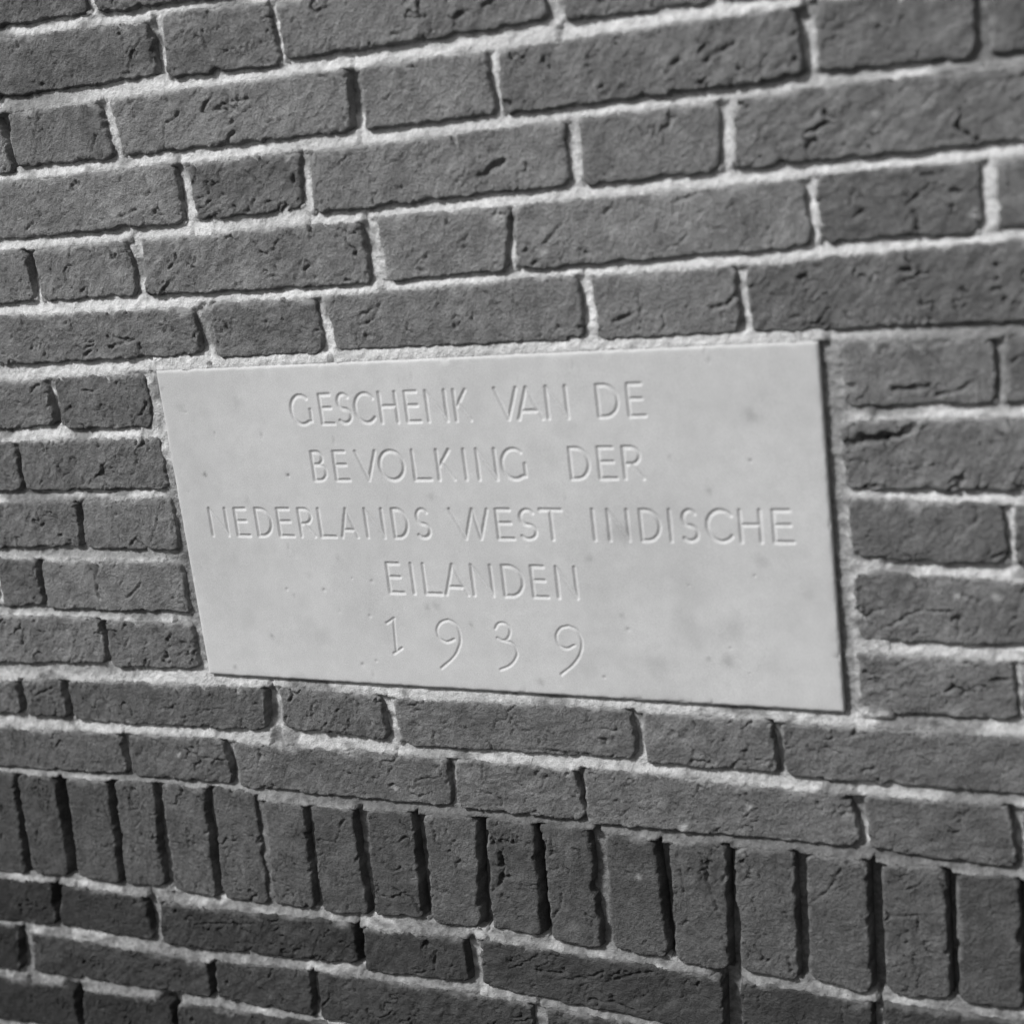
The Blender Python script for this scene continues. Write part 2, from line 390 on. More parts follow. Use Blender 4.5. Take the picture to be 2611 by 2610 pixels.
bp = N(t, 'ShaderNodeBump'); bp.inputs['Strength'].default_value = 1.0; bp.inputs['Distance'].default_value = 0.0022
t.links.new(mathn(t, 'ADD', mathn(t, 'MULTIPLY', mid, 1.5), mathn(t, 'MULTIPLY', fine, 0.6)), bp.inputs['Height']); t.links.new(bp.outputs[0], b.inputs['Normal'])

# plaque: pale honed limestone, weather stains in 'stain'
stone_mat, t, n, b = new_mat('pale_limestone')
pos = N(t, 'ShaderNodeNewGeometry').outputs['Position']
big = noise_node(t, pos, 9, 5, 0.6).outputs[0]; mid = noise_node(t, pos, 70, 4, 0.6).outputs[0]; fine = noise_node(t, pos, 1100, 2, 0.7).outputs[0]
v = mathn(t, 'MULTIPLY', maprange(t, big, 0.28, 0.72, 0.51, 0.63), maprange(t, mid, 0.3, 0.7, 0.95, 1.04))
v = mathn(t, 'MULTIPLY', v, maprange(t, fine, 0.3, 0.7, 0.84, 1.12))
v = mathn(t, 'MULTIPLY', v, mathn(t, 'SUBTRACT', 1.0, attr(t, 'stain')))
grey(t, v, b); b.inputs['Roughness'].default_value = 0.75; b.inputs['Specular IOR Level'].default_value = 0.25
bp = N(t, 'ShaderNodeBump'); bp.inputs['Strength'].default_value = 0.5; bp.inputs['Distance'].default_value = 0.0005
t.links.new(mathn(t, 'ADD', mid, mathn(t, 'MULTIPLY', fine, 0.6)), bp.inputs['Height']); t.links.new(bp.outputs[0], b.inputs['Normal'])

# ------------------------------------------------------------------ mesh helper
col = scene.collection
def link_mesh(name, verts, faces, mat, parent=None, loc=(0, 0, 0), attrs=None, smooth=True):
    me = bpy.data.meshes.new(name); verts = np.asarray(verts, np.float32)
    if isinstance(faces, np.ndarray):
        me.vertices.add(len(verts)); me.vertices.foreach_set('co', verts.ravel())
        k = faces.shape[1]; me.loops.add(faces.size); me.loops.foreach_set('vertex_index', faces.astype(np.int32).ravel())
        me.polygons.add(len(faces)); me.polygons.foreach_set('loop_start', np.arange(0, faces.size, k, dtype=np.int32))
        me.update(calc_edges=True)
    else:
        me.from_pydata(verts.tolist(), [], faces); me.update()
    for kk, vv in (attrs or {}).items():
        a = me.attributes.new(kk, 'FLOAT', 'POINT'); a.data.foreach_set('value', np.asarray(vv, np.float32).ravel())
    me.materials.append(mat)
    me.polygons.foreach_set('use_smooth', [smooth] * len(me.polygons))
    o = bpy.data.objects.new(name, me); col.objects.link(o); o.location = loc
    if parent is not None: o.parent = parent
    return o
def grid_faces(nu, nv):                       # vertex index = j*nu + i ; faces towards -y when i→+x, j→+z
    i, j = np.meshgrid(np.arange(nu - 1), np.arange(nv - 1)); a = (j * nu + i).ravel()
    return np.stack([a, a + 1, a + nu + 1, a + nu], 1)
def thing(name, label, cat, loc=(0, 0, 0)):
    o = bpy.data.objects.new(name, None); col.objects.link(o); o.location = loc
    o['label'] = label; o['category'] = cat; o.empty_display_size = 0.05
    return o

# ------------------------------------------------------------------ the bricks, corner by corner (TL TR BR BL)
PLQ = [wall_pt(p) for p in ((399.5, 947), (2085, 868), (2154, 1817.5), (534, 1715))]
PX0 = (PLQ[0][0] + PLQ[3][0]) / 2; PX1 = (PLQ[1][0] + PLQ[2][0]) / 2
PZ1 = (PLQ[0][1] + PLQ[1][1]) / 2; PZ0 = (PLQ[2][1] + PLQ[3][1]) / 2
PZM = (PZ0 + PZ1) / 2
SHEAR = ((PLQ[0][0] - PLQ[3][0]) + (PLQ[1][0] - PLQ[2][0])) / 2 / (PZ1 - PZ0)
bricks = {}
for line in BRICKS.splitlines():
    k, *q = line.split(); bricks[k] = [pt(s) for s in q]
corners = [wall_pt(p) for p in ((0, 0), (2611, 0), (2611, 2610), (0, 2610))]
FX0 = min(c[0] for c in corners); FX1 = max(c[0] for c in corners)
FZ0 = min(c[1] for c in corners); FZ1 = max(c[1] for c in corners)
GX0, GX1, GZ0, GZ1 = FX0 - 0.30, FX1 + 0.26, FZ0 - 0.20, FZ1 + 0.12
def row_of(k): return 's' if k[0] == 's' else int(''.join(c for c in k if c.isdigit()))
rng = random.Random(5)
JW = 0.0095
extra = {}
def extend(row, keys, sgn, first_long=None):
    k = (max if sgn > 0 else min)(keys, key=lambda k: sum(p[0] for p in bricks[k]))
    q = bricks[k]
    x = (q[1][0] + q[2][0]) / 2 if sgn > 0 else (q[0][0] + q[3][0]) / 2
    zt = (q[0][1] + q[1][1]) / 2; zb = (q[2][1] + q[3][1]) / 2
    long = (q[1][0] - q[0][0]) < 0.15; c = 0
    while (x < GX1 - 0.02) if sgn > 0 else (x > GX0 + 0.02):
        L = 0.046 if row == 's' else (0.216 if long else 0.106)
        L += rng.uniform(-.003, .003); a = x + sgn * (JW + rng.uniform(-.001, .002)); e = a + sgn * L
        l, r = min(a, e), max(a, e); jz = [rng.uniform(-.0012, .0012) for _ in range(4)]
        extra['x%s_%d_%d' % (row, sgn, c)] = [np.array((l, zt + jz[0])), np.array((r, zt + jz[1])), np.array((r, zb + jz[2])), np.array((l, zb + jz[3]))]
        x = e; long = not long; c += 1
rows = {}
for k in bricks: rows.setdefault(row_of(k), []).append(k)
for r, ks in rows.items():
    if r in (6, 7, 8, 9, 10):
        extend(r, [k for k in ks if bricks[k][0][0] < PX0], -1); extend(r, [k for k in ks if bricks[k][0][0] > PX0], 1)
    else:
        extend(r, ks, -1); extend(r, ks, 1)
z = max(p[1] for k in rows[0] for p in bricks[k]); i = 0
def fill_row(tag, zt, zb, start, long):
    x = start; c = 0
    while x < GX1 - 0.02:
        L = (0.216 if long else 0.106) + rng.uniform(-.003, .003)
        extra['x%s_%d' % (tag, c)] = [np.array((x, zt)), np.array((x + L, zt)), np.array((x + L, zb)), np.array((x, zb))]
        x += L + JW; long = not long; c += 1
while z < GZ1:
    fill_row('up%d' % i, z + 0.0095 + 0.047, z + 0.0095, GX0 + (0.05 if i % 2 else 0.13), bool(i % 2)); z += 0.0575; i += 1
z = min(p[1] for k in rows[16] for p in bricks[k]); i = 0
while z > GZ0:
    fill_row('dn%d' % i, z - 0.0095, z - 0.0095 - 0.046, GX0 + (0.02 if i % 2 else 0.11), bool(i % 2)); z -= 0.0575; i += 1
allb = dict(bricks); allb.update(extra)

# cracks and gouges in the faces: points, half width mm, depth mm
cracks = []
for line in CRACKS.splitlines():
    a, *q = line.split(); wd, dp = a.split('/'); cracks.append((np.array([pt(s) for s in q]), float(wd) * 1e-3, float(dp) * 1e-3))

WALL_Z = GZ0
wall = thing('brick_wall', 'dark brick wall of alternating long and short bricks with pale mortar and an upright brick band', 'wall', (0, 0, WALL_Z))
SOLD_DARK = {}
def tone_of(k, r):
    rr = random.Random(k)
    base = 0.212  # lower rows step darker: light falloff painted into the brick tone
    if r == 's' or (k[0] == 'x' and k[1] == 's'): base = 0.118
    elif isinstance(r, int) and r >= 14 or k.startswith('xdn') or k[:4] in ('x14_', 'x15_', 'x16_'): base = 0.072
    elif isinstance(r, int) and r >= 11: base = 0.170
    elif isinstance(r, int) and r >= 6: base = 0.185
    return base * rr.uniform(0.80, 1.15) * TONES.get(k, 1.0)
def in_frame(q):
    m_ = 0.01; c = sum(q) / 4
    return any(visible(p, 160) for p in q) or visible(c, 160)
def visible(p, margin):
    d = MR.T @ np.array([p[0] - CAM[0], UNIT, p[1] - CAM[2]])
    u = 1305.5 + FPX * d[0] / d[1]; v_ = 1305 - FPX * d[2] / d[1]
    return -margin < u < 2611 + margin and -margin < v_ < 2610 + margin

def edge_sd(X, Z, q, rad):
    """signed distance inside a rounded quad (positive inside)"""
    ds = []
    for a, b_ in ((q[0], q[1]), (q[1], q[2]), (q[2], q[3]), (q[3], q[0])):
        e = b_ - a; nrm = np.array((e[1], -e[0])) / np.hypot(*e)      # clockwise quad: inside on the right
        ds.append((X - a[0]) * nrm[0] + (Z - a[1]) * nrm[1])
    dx = np.minimum(ds[1], ds[3]); dz = np.minimum(ds[0], ds[2])
    inner = np.minimum(dx, dz)
    ox = np.maximum(rad - dx, 0); oz = np.maximum(rad - dz, 0)
    return np.where((ox > 0) & (oz > 0), rad - np.hypot(ox, oz), inner), ds

def make_brick(k, q):
    r = row_of(k) if k in bricks else None
    sold = (k[0] == 's') or k.startswith('xs_')
    rr = random.Random('b' + k); seed = rr.randrange(10000)
    q = [np.array(p) for p in q]; cen = sum(q) / 4
    near = in_frame(q); res = 0.00125 if near else 0.005
    wd = (q[1][0] - q[0][0] + q[2][0] - q[3][0]) / 2; ht = (q[0][1] - q[3][1] + q[1][1] - q[2][1]) / 2
    mg = 0.0026
    nu = max(4, int((wd + 2 * mg) / res)); nv = max(4, int((ht + 2 * mg) / res))
    u, v_ = np.meshgrid(np.linspace(-mg / wd, 1 + mg / wd, nu), np.linspace(-mg / ht, 1 + mg / ht, nv))
    X = (q[3][0] * (1 - u) + q[2][0] * u) * (1 - v_) + (q[0][0] * (1 - u) + q[1][0] * u) * v_
    Z = (q[3][1] * (1 - u) + q[2][1] * u) * (1 - v_) + (q[0][1] * (1 - u) + q[1][1] * u) * v_
    mmx, mmz = X * 1000, Z * 1000
    sd, ds = edge_sd(X, Z, q, rr.uniform(.003, .008))
    sd = sd * 1000 + fbm(mmx / 17, mmz / 17, seed, 3) * 1.6 + fbm(mmx / 6, mmz / 6, seed + 3, 3) * (0.4 if sold else 0.75) + 0.85
    sd = sd - 7.0 * np.maximum(0, fbm(mmx / 24, mmz / 24, seed + 61, 3) - 0.52)
    # outline: worn arris
    soft = rr.uniform(1.2, 3.2)
    e = np.clip(1 - sd / soft, 0, 1)
    h = -rr.uniform(.6, 1.3) * e ** 2
    h = h - np.where(sd < 0, np.minimum(-sd * 5.0, 11.0), 0)
    # face: hand-moulded undulation, folds, pits
    th = rr.uniform(0.15, 1.35) if not sold else rr.uniform(0.6, 2.4)
    ca, sa = math.cos(th), math.sin(th)
    al = mmx * ca + mmz * sa; ac = -mmx * sa + mmz * ca
    amp = rr.uniform(.55, 1.5)
    h += 0.85 * fbm(mmx / 55, mmz / 40, seed + 5, 2) + 0.60 * amp * fbm(al / 22, ac / 9, seed + 7, 4)
    wb = 1.3 * fbm(mmx / 30, mmz / 30, seed + 31, 2)
    st = fbm(al / 26 + wb, ac / 5.0 + 2 * wb, seed + 9, 4)
    h -= rr.uniform(.5, 2.4) * np.maximum(0, st - 0.40) * sstep(-.3, .5, fbm(mmx / 45, mmz / 45, seed + 33, 2))
    h += 0.20 * amp * vnoise(al / 5, ac / 2.2, seed + 10) + 0.26 * fbm(mmx / 3.6, mmz / 3.6, seed + 11, 2)
    # ragged short creases
    wx = mmx + 7 * fbm(mmx / 14, mmz / 14, seed + 13, 2); wz = mmz + 7 * fbm(mmx / 14 + 40, mmz / 14, seed + 13, 2)
    cr = np.abs(vnoise((wx * ca + wz * sa) / 46, (-wx * sa + wz * ca) / 19, seed + 15))
    msk = sstep(0.02, 0.30, fbm(mmx / 26, mmz / 26, seed + 16, 2))
    h -= 3.0 * amp * msk * np.exp(-(cr / 0.028) ** 2) - 0.5 * amp * msk * np.exp(-((cr - .10) / 0.07) ** 2)
    cr2 = np.abs(vnoise(wx / 11, wz / 11, seed + 19)); msk2 = sstep(0.28, 0.5, fbm(mmx / 20, mmz / 20, seed + 21, 2))
    h -= 1.8 * amp * msk2 * np.exp(-(cr2 / 0.055) ** 2)
    pit = fbm(mmx / 5.2, mmz / 5.2, seed + 23, 2); h -= 3.0 * np.maximum(0, pit - 0.62)
    if near:
        jx = X + 0.0014 * fbm(mmx / 7, mmz / 7, 77, 3); jz = Z + 0.0014 * fbm(mmx / 7 + 60, mmz / 7, 78, 3)
        for pts, cw, cdp in cracks:
            if pts[:, 0].min() > X.max() + .004 or pts[:, 0].max() < X.min() - .004 or pts[:, 1].min() > Z.max() + .004 or pts[:, 1].max() < Z.min() - .004: continue
            dd = polydist(jx, jz, pts); md = np.clip(.75 + .75 * fbm(mmx / 9, mmz / 9, 88, 2), .12, 1.5)
            h -= 1450 * cdp * md * np.exp(-(dd / (cw * (.6 + .45 * md))) ** 2)
            h += 0.30 * np.exp(-((dd - 2.4 * cw) / (1.2 * cw)) ** 2)
    h += (u - .5) * rr.uniform(-1, 1) + (v_ - .5) * rr.uniform(-.8, .8) + rr.uniform(-.9, .6)
    # mortar smears along the edges, mostly the top one
    dtop = ds[0] * 1000; dany = np.minimum(np.minimum(ds[0], ds[1]), np.minimum(ds[2], ds[3])) * 1000
    sm = 0.85 * sstep(6.0, 0.0, dtop + 5.0 * fbm(mmx / 12, mmz / 12, seed + 41, 3)) * sstep(-0.15, 0.5, fbm(mmx / 40, mmz / 40, seed + 43, 2) + 0.12)
    sm = np.maximum(sm, 0.55 * sstep(2.2, 0.0, dany + 2.0 * fbm(mmx / 8, mmz / 8, seed + 45, 2)) * sstep(-0.1, 0.4, fbm(mmx / 25, mmz / 25, seed + 47, 2)))
    sp = fbm(mmx / 6, mmz / 6, seed + 49, 2); sm = np.maximum(sm, 0.5 * sstep(0.86, 1.0, sp))
    if sold or (isinstance(r, int) and r >= 14): sm = sm * 0.45
    for s_, rmm in SPLASHES:                  # dabs of mortar left on the faces
        p = pt(s_)
        if abs(p[0] - cen[0]) < wd and abs(p[1] - cen[1]) < ht:
            g_ = np.exp(-((np.hypot(X - p[0], Z - p[1]) * 1000 / rmm) * (1 + .4 * vnoise(mmx / 3, mmz / 3, 71))) ** 2)
            sm = np.maximum(sm, 1.6 * g_); h = h + 0.6 * g_
    Y = -h * 0.001
    V = np.stack([X - cen[0], Y, Z - cen[1]], 2).reshape(-1, 3)
    F = grid_faces(nu, nv)
    # sides and back: a closed body 95 mm deep
    ring = np.concatenate([np.arange(nu), np.arange(1, nv) * nu + nu - 1, (nv - 1) * nu + np.arange(nu - 2, -1, -1), np.arange(nv - 2, 0, -1) * nu])
    nb = len(V); back = V[ring].copy(); back[:, 1] = 0.095
    cb = np.array([[0, 0.095, 0]]); nr = len(ring); ii = np.arange(nr); jj = (ii + 1) % nr
    side = np.stack([ring[jj], ring[ii], nb + ii, nb + jj], 1)
    V = np.concatenate([V, back, cb]); cidx = nb + nr
    bk = np.stack([nb + jj[::1], nb + ii, np.full(nr, cidx)], 1)
    bq = np.concatenate([F, side])
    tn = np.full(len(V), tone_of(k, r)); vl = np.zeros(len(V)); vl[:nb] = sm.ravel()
    # triangles of the back as degenerate-free quads: pair neighbouring triangles
    if nr % 2 == 0:
        e_ = np.arange(0, nr, 2); bkq = np.stack([nb + (e_ + 2) % nr, nb + e_ + 1, nb + e_, np.full(len(e_), cidx)], 1)
    else:
        e_ = np.arange(0, nr - 1, 2); bkq = np.stack([nb + (e_ + 2) % nr, nb + e_ + 1, nb + e_, np.full(len(e_), cidx)], 1)
    bq = np.concatenate([bq, bkq])
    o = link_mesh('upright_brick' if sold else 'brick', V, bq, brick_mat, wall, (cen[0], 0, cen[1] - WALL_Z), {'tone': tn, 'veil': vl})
    return o
for k, q in allb.items():
    make_brick(k, q)

# ------------------------------------------------------------------ mortar: one weathered bed behind all bricks
def axis(f0, f1, g0, g1, fine, coarse):
    return np.concatenate([np.arange(g0, f0, coarse), np.arange(f0, f1, fine), np.arange(f1, g1 + coarse, coarse)])
xs = axis(FX0 - .01, FX1 + .01, GX0, GX1, 0.0018, 0.006); zs = axis(FZ0 - .01, FZ1 + .01, GZ0, GZ1, 0.0018, 0.006)
MX, MZ = np.meshgrid(xs, zs); shp = MX.shape
DA = np.full(shp, .05); DB = np.full(shp, .05); DL = np.full(shp, .05); DRr = np.full(shp, .05)
INS = np.zeros(shp, bool); SOLJ = np.zeros(shp)
plq_quad = [np.array((x_ + SHEAR * (z_ - PZM), z_)) for x_, z_ in ((PX0, PZ1), (PX1, PZ1), (PX1, PZ0), (PX0, PZ0))]
for k, q in list(allb.items()) + [('plaque', plq_quad)]:
    q = [np.array(p) for p in q]
    x0 = min(p[0] for p in q) - .035; x1 = max(p[0] for p in q) + .035; z0 = min(p[1] for p in q) - .035; z1 = max(p[1] for p in q) + .035
    i0, i1 = np.searchsorted(xs, (x0, x1)); j0, j1 = np.searchsorted(zs, (z0, z1))
    if i1 <= i0 or j1 <= j0: continue
    sl_ = (slice(j0, j1), slice(i0, i1)); X = MX[sl_]; Z = MZ[sl_]
    sd, ds = edge_sd(X, Z, q, .003)
    INS[sl_] |= sd > 0.0
    above, right, below, left = [-d for d in ds]        # distance outside each edge
    inx = (right < .006) & (left < .006); inz = (above < .004) & (below < .004)
    DB[sl_] = np.where(inx & (above >= 0), np.minimum(DB[sl_], above), DB[sl_])
    DA[sl_] = np.where(inx & (below >= 0), np.minimum(DA[sl_], below), DA[sl_])
    DL[sl_] = np.where(inz & (right >= 0), np.minimum(DL[sl_], right), DL[sl_])
    DRr[sl_] = np.where(inz & (left >= 0), np.minimum(DRr[sl_], left), DRr[sl_])
    if k[0] == 's' or k.startswith('xs_'):
        SOLJ[sl_] = np.where(inz & (np.minimum(np.abs(right), np.abs(left)) < .014), 1, SOLJ[sl_])
mmx, mmz = MX * 1000, MZ * 1000
bed = (DA + DB) < .030
tt = DB / np.maximum(DA + DB, 1e-5)                       # 0 at the brick below, 1 under the brick above
lump = fbm(mmx / 28, mmz / 28, 501, 3)
d_bed = 0.9 + 3.7 * sstep(0.0, 0.85, tt) + 0.9 * lump + 1.1 * fbm(mmx / 90, mmz / 60, 531, 2)
th_ = DL / np.maximum(DL + DRr, 1e-5)
d_head = 5.0 - 3.7 * sstep(0.25, 1.0, th_) + 1.2 * lump + 1.0 * fbm(mmx / 60, mmz / 80, 533, 2)
rec = np.where(bed, d_bed, d_head)
for s_, rad, dep in DEEP:                                 # joints that have lost their mortar
    p = pt(s_); g = np.exp(-(((MX - p[0]) / .011) ** 4 + ((MZ - p[1]) / (rad * 1e-3)) ** 4)) * (~bed | (dep > 15))
    rec = np.maximum(rec, rec * (1 - g) + dep * g)
sold_head = (SOLJ > 0) & ~bed & ((DL + DRr) < .03)
sd_rng = np.full(shp, 15.0)
SJ = sorted([k for k in bricks if k[0] == 's'], key=lambda k: int(k[1:]))
for a, b_ in zip(SJ[:-1], SJ[1:]):
    xm = (bricks[a][1][0] + bricks[a][2][0] + bricks[b_][0][0] + bricks[b_][3][0]) / 4
    sd_rng = np.where(np.abs(MX - xm) < .02, SOLD_DEPTH[int(a[1:])], sd_rng)
rec = np.where(sold_head, sd_rng + 1.5 * lump + 1.0, rec)
# flush, thick pointing above and right under the plaque
MXU = MX; MX = MX - SHEAR * (MZ - PZM)          # plaque frame
nearp = (MX > PX0 - .004) & (MX < PX1 + .004)
rec = np.where(bed & nearp & (MZ > PZ1) & (MZ < PZ1 + .03), 0.2 + 2.4 * tt ** 1.5 + 0.5 * lump, rec)
rec = np.where(bed & nearp & (MZ < PZ0) & (MZ > PZ0 - .03), 0.8 + 4.0 * tt ** 1.5 + 0.6 * lump, rec)
lside = (MX < PX0) & (MX > PX0 - .03) & (MZ > PZ0) & (MZ < PZ1)
rec = np.where(lside, 2.2 + 3.2 * sstep(PZ1 - .06, PZ0 + .09, MZ) + 1.0 * lump, rec)
rside = (MX > PX1) & (MX < PX1 + .035) & (MZ > PZ0 - .004) & (MZ < PZ1)
rec = np.where(rside, 5.2 - 3.8 * sstep(.004, .0135, MX - PX1) + 0.9 * lump, rec)
rec += 0.95 * fbm(mmx / 9, mmz / 7, 503, 3) + 0.5 * vnoise(mmx / 2.8, mmz / 2.8, 505)
MX = MXU
# carry the bed on under the edges of the bricks
val = rec.copy(); ok = ~INS
for it in range(6):
    acc = np.zeros(shp); cnt = np.zeros(shp)
    for dj, di in ((1, 0), (-1, 0), (0, 1), (0, -1)):
        s = np.roll(np.roll(val * ok, dj, 0), di, 1); c = np.roll(np.roll(ok.astype(float), dj, 0), di, 1)
        acc += s; cnt += c
    new = ~ok & (cnt > 0)
    val = np.where(new, acc / np.maximum(cnt, 1) + 0.55, val); ok |= new
val = np.where(ok, val, 9.0)
# grime and loss of lime in patches, greyer lower down, painted plaque-side shade
base_grey = sstep(PZ0 - .06, PZ0 - .22, MZ)  # mortar turns greyer below the plaque
dirt_and_shade = 0.8 * sstep(0.10, 0.55, fbm(mmx / 60, mmz / 35, 507, 3) + np.where(bed, 0, .22) + .62 * base_grey * (0.7 + lump)) + 0.25 * sstep(.2, .7, fbm(mmx / 9, mmz / 9, 509, 2))
low = sstep(PZ0 + .12, PZ0 - .25, MZ)
dirt_and_shade = np.maximum(dirt_and_shade, low * np.clip(.60 + .60 * fbm(mmx / 24, mmz / 10, 541, 3), 0, .92))
dirt_and_shade = np.maximum(dirt_and_shade, 0.75 * sstep(.35, .75, fbm(mmx / 22, mmz / 14, 543, 3)))
for s_, rx, rz, am in GREYS:
    p = pt(s_); g = np.exp(-(((MX - p[0]) / (rx * 1e-3)) ** 4 + ((MZ - p[1]) / (rz * 1e-3)) ** 4))
    dirt_and_shade = dirt_and_shade * (1 - g) + am * g if am <= 0.05 else np.maximum(dirt_and_shade, am * g)
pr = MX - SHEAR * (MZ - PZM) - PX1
dirt_and_shade = np.where((pr > -.004) & (MZ < PZ1 + .002) & (MZ > PZ0), np.maximum(dirt_and_shade, .7 * sstep(.0125, .008, pr)), dirt_and_shade)  # joint right of the plaque: its shade painted into the grey
dirt_and_shade = np.where(sold_head, 0.9, dirt_and_shade)
V = np.stack([MX, val * 0.001, MZ - WALL_Z], 2).reshape(-1, 3)
F = grid_faces(len(xs), len(zs)); F = F[ok.ravel()[F].any(1)]          # nothing is needed deep behind the bricks
idx, fi = np.unique(F, return_inverse=True)
link_mesh('mortar', V[idx], fi.reshape(F.shape), mortar_mat, wall, (0, 0, 0), {'dirt_and_shade': np.clip(dirt_and_shade, 0, 1).ravel()[idx]})
# the body of the wall behind
x0, x1, z0, z1 = xs[0] - .002, xs[-1] + .002, 0.0, zs[-1] - WALL_Z + .002
bv = [(x, y, z_) for x in (x0, x1) for y in (0.034, 0.2) for z_ in (z0 - .002, z1)]
bo = link_mesh('backing', bv, [(0, 1, 3, 2), (4, 6, 7, 5), (0, 4, 5, 1), (2, 3, 7, 6), (0, 2, 6, 4), (1, 5, 7, 3)], mortar_mat, wall, (0, 0, 0), {'dirt_and_shade': np.full(8, .6)}, smooth=False)

# ------------------------------------------------------------------ the plaque and its carved letters
def arc(cx, cy, rx, ry, a0, a1, n_=22):
    return [(cx + rx * math.cos(math.radians(a)), cy + ry * math.sin(math.radians(a))) for a in np.linspace(a0, a1, n_)]
GLYPH = {
 'G': [arc(.52, .5, .52, .5, 52, 305) + [(.97, .10), (.97, .50)]],
 'C': [arc(.56, .5, .56, .5, 42, 318)],
 'O': [arc(.5, .5, .5, .5, 0, 360, 36)],
 'S': [arc(.5, .745, .42, .255, 35, 270, 16)[:-1] + arc(.47, .25, .5, .245, 80, -140, 20)],
 'E': [[(0, 0), (0, 1)], [(0, 1), (.86, 1)], [(0, .54), (.86, .54)], [(0, 0), (1, 0)]],
 'H': [[(0, 0), (0, 1)], [(1, 0), (1, 1)], [(0, .54), (1, .54)]],
 'N': [[(0, 0), (0, 1)], [(0, 1), (1, 0)], [(1, 0), (1, 1)]],
 'K': [[(0, 0), (0, 1)], [(.12, .47), (.82, 1)], [(.26, .56), (1, 0)]],
 'V': [[(0, 1), (.52, 0)], [(.52, 0), (1, 1)]],
 'W': [[(0, 1), (.36, 0)], [(.36, 0), (.60, 1)], [(.60, 1), (.76, 0)], [(.76, 0), (1, 1)]],
 'A': [[(0, 0), (.42, 1)], [(.42, 1), (1, 0)], [(.18, .25), (.82, .25)]],
 'D': [[(0, 0), (0, 1)], [(0, 1), (.30, 1)] + arc(.30, .5, .70, .5, 85, -85, 20) + [(0, 0)]],
 'B': [[(0, 0), (0, 1)], [(0, 1), (.35, 1)] + arc(.4, .78, .42, .22, 85, -85, 12) + [(.1, .555)], [(.3, .555)] + arc(.42, .28, .58, .28, 80, -85, 14) + [(0, 0)]],
 'R': [[(0, 0), (0, 1)], [(0, 1), (.3, 1)] + arc(.38, .73, .50, .27, 85, -85, 14) + [(.1, .46)], [(.36, .46), (1, 0)]],
 'L': [[(0, 0), (0, 1)], [(0, 0), (1, 0)]],
 'I': [[(0, 0), (0, 1)]],
 'T': [[(0, 1), (1, 1)], [(.5, 0), (.5, 1)]],
}
def unsh(p): return p[0] - SHEAR * (p[1] - PZM)
letters = []                                   # (character, list of polylines on the wall plane)
for line in LETTERS.splitlines():
    parts = line.split()
    items = [p.split(':') for p in parts]
    zt = np.mean([pt(i[1])[1] for i in items]); zb = np.mean([pt(i[2])[1] for i in items])
    for ch, a, b_, c in items:
        pa, pb, pc = pt(a), pt(b_), pt(c); xl = (unsh(pa) + unsh(pb)) / 2; xr = unsh(pc)
        letters.append((ch, [np.array([(xl + gx * (xr - xl), zb + gy * (zt - zb)) for gx, gy in pl_]) for pl_ in GLYPH[ch]]))
def smooth_px(lst):
    p = np.array([(unsh(pt(s)), pt(s)[1]) for s in lst])
    if len(p) < 3: return p
    out = []
    for i in range(len(p) - 1):
        p0 = p[max(i - 1, 0)]; p1 = p[i]; p2 = p[i + 1]; p3 = p[min(i + 2, len(p) - 1)]
        for t_ in np.linspace(0, 1, 7)[:-1]:
            out.append(.5 * (2 * p1 + (p2 - p0) * t_ + (2 * p0 - 5 * p1 + 4 * p2 - p3) * t_ ** 2 + (3 * p1 - p0 - 3 * p2 + p3) * t_ ** 3))
    out.append(p[-1]); return np.array(out)
for ch, pls in DIGITS:
    letters.append((ch, [smooth_px(pl_.split()) for pl_ in pls]))
HW = 0.0021                                    # half width of a cut
zb_all = [(min(p[:, 1].min() for p in pl_) - .004, max(p[:, 1].max() for p in pl_) + .004) for _, pl_ in letters]
bands = []
for a, b_ in sorted(zb_all):
    if bands and a < bands[-1][1] + .003: bands[-1][1] = max(bands[-1][1], b_)
    else: bands.append([a, b_])
lx0 = min(p[:, 0].min() for _, pl_ in letters for p in pl_) - .005; lx1 = max(p[:, 0].max() for _, pl_ in letters for p in pl_) + .005
FINE = 0.00062
def bevel_axis(a, b_):                         # dense at both ends for the worn arris
    return [a, a + .0004, a + .0009, a + .0016, a + .0028], [b_ - .0028, b_ - .0016, b_ - .0009, b_ - .0004, b_]
ha, hb = bevel_axis(PX0, PX1); va, vb = bevel_axis(PZ0, PZ1)
pxs = np.concatenate([ha, np.arange(ha[-1] + .003, lx0, .003), np.arange(lx0, lx1, FINE), np.arange(lx1 + .001, hb[0] - .001, .003), hb])
zz = list(va); cur = va[-1]
for a, b_ in bands:
    a = max(a, cur + .001)
    zz += list(np.arange(cur + .003, a - .001, .003)) + list(np.arange(a, b_, FINE)); cur = zz[-1]
zz += list(np.arange(cur + .003, vb[0] - .001, .003)) + vb
pzs = np.array(zz); PXg, PZg = np.meshgrid(pxs, pzs); pshp = PXg.shape
depth = np.zeros(pshp); owner = np.full(pshp, -1)
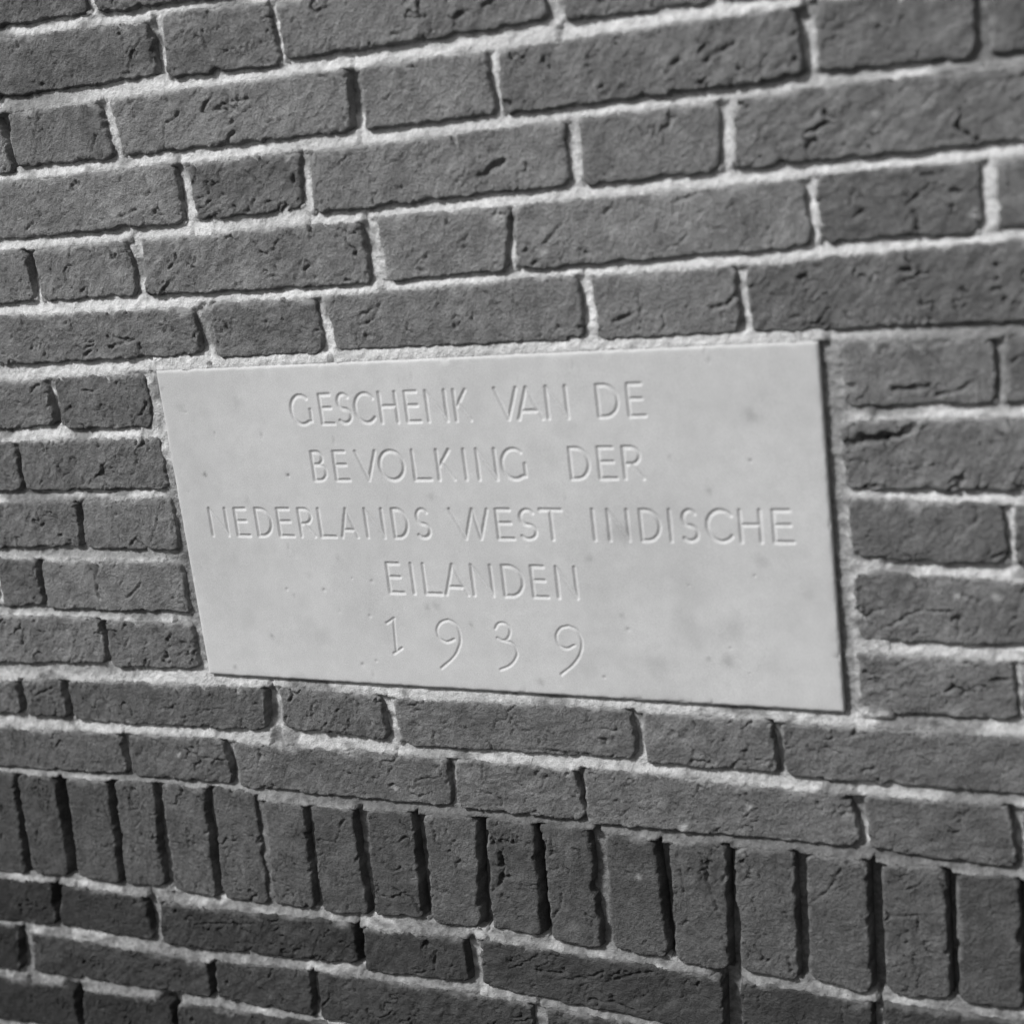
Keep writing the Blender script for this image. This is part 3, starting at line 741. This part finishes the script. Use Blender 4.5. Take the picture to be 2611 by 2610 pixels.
for idx, (ch, pls) in enumerate(letters):
    x0 = min(p[:, 0].min() for p in pls) - .004; x1 = max(p[:, 0].max() for p in pls) + .004
    z0 = min(p[:, 1].min() for p in pls) - .004; z1 = max(p[:, 1].max() for p in pls) + .004
    i0, i1 = np.searchsorted(pxs, (x0, x1)); j0, j1 = np.searchsorted(pzs, (z0, z1)); s_ = (slice(j0, j1), slice(i0, i1))
    X = PXg[s_]; Z = PZg[s_]
    jx = X + .00018 * vnoise(X * 260, Z * 260, 901); jz = Z + .00018 * vnoise(X * 260 + 50, Z * 260, 903)
    dmin = np.min([polydist(jx, jz, p) for p in pls], 0)
    hw = HW * (0.82 if ch in '139' else 1.0) * (1 + .10 * vnoise(X * 60, Z * 60, 905))
    dp = np.maximum(0, hw - dmin) * LETTER_SLOPE
    upd = dp > depth[s_]; depth[s_] = np.where(upd, dp, depth[s_]); owner[s_] = np.where(upd & (dp > 0), idx, owner[s_])
edge = np.minimum(np.minimum(PXg - PX0, PX1 - PXg), np.minimum(PZg - PZ0, PZ1 - PZg)) + .0006 * fbm(PXg * 90, PZg * 90, 907, 3) - .0012 * sstep(.45, .9, fbm(PXg * 45, PZg * 45, 908, 3))
arris = 0.0011 * np.clip(1 - edge / .0022, 0, 1) ** 2
mmx, mmz = PXg * 1000, PZg * 1000
PROUD = 0.0010
Yg = -PROUD + depth + arris + .00012 * fbm(mmx / 60, mmz / 60, 909, 2)
stain = 0.05 * sstep(.25, .8, fbm(mmx / 35, mmz / 35, 911, 3)) * sstep(PZ1 - .08, PZ0, PZg)
for s_, rmm, am in STAINS:
    p = pt(s_); rr_ = np.hypot(PXg - unsh(p), PZg - p[1]) * 1000
    wob = 1 + .5 * fbm(mmx / (1.2 * rmm), mmz / (1.2 * rmm), 913, 2)
    stain = np.maximum(stain, am * np.exp(-(rr_ / (rmm * wob.clip(.4))) ** 2))
    if rmm < 2: Yg += .0006 * np.exp(-(rr_ / rmm) ** 2)
srng = random.Random(3)
for _ in range(60):                           # pores and specks in the stone
    a_, b_ = srng.uniform(PX0, PX1), srng.uniform(PZ0, PZ1); rmm = srng.uniform(.5, 1.7); am = srng.uniform(.06, .26)
    i0, i1 = np.searchsorted(pxs, (a_ - .006, a_ + .006)); j0, j1 = np.searchsorted(pzs, (b_ - .006, b_ + .006)); q_ = (slice(j0, j1), slice(i0, i1))
    if depth[q_].max() > 0: continue
    g_ = np.exp(-((np.hypot(PXg[q_] - a_, PZg[q_] - b_) * 1000) / rmm) ** 2)
    stain[q_] = np.maximum(stain[q_], am * g_); Yg[q_] += .0005 * g_
nu, nv = len(pxs), len(pzs)
F = grid_faces(nu, nv); ow = owner.ravel()[F].max(1)
cx, cz = (PX0 + PX1) / 2, PZ0
plaque = thing('stone_plaque', 'pale rectangular stone plaque with carved capital letters and 1939, set in brickwork', 'plaque', (cx, 0, cz))
Vg = np.stack([PXg + SHEAR * (PZg - PZM) - cx, Yg, PZg - cz], 2).reshape(-1, 3)
def sub(faces, extra_v=None):
    idx, inv = np.unique(faces, return_inverse=True); return idx, inv.reshape(faces.shape)
# slab: face outside the cuts, sides, back
ring = np.concatenate([np.arange(nu), np.arange(1, nv) * nu + nu - 1, (nv - 1) * nu + np.arange(nu - 2, -1, -1), np.arange(nv - 2, 0, -1) * nu])
nr = len(ring); ii = np.arange(nr); jj = (ii + 1) % nr; nb = len(Vg)
back = Vg[ring].copy(); back[:, 1] = .05
side = np.stack([ring[jj], ring[ii], nb + ii, nb + jj], 1)
V2 = np.concatenate([Vg, back]); st2 = np.concatenate([stain.ravel(), np.zeros(nr)])
c4 = nb + np.array([0, nu - 1, nu + nv - 2, 2 * nu + nv - 3]); bkf = c4[[3, 2, 1, 0]].reshape(1, 4)
fs = np.concatenate([F[ow < 0], side, bkf]); idx, fi = sub(fs)
link_mesh('slab', V2[idx], fi, stone_mat, plaque, (0, 0, 0), {'stain': st2[idx]})
NAMES = {'1': 'numeral', '9': 'numeral', '3': 'numeral'}
for li, (ch, pls) in enumerate(letters):
    fl = F[ow == li]
    if not len(fl): continue
    idx, fi = sub(fl); c0 = Vg[idx].mean(0); c0[1] = 0
    o = link_mesh(NAMES.get(ch, 'letter'), Vg[idx] - c0, fi, stone_mat, plaque, tuple(c0), {'stain': stain.ravel()[idx]})
    o['label'] = ('carved numeral ' if ch in '139' else 'carved capital letter ') + ch
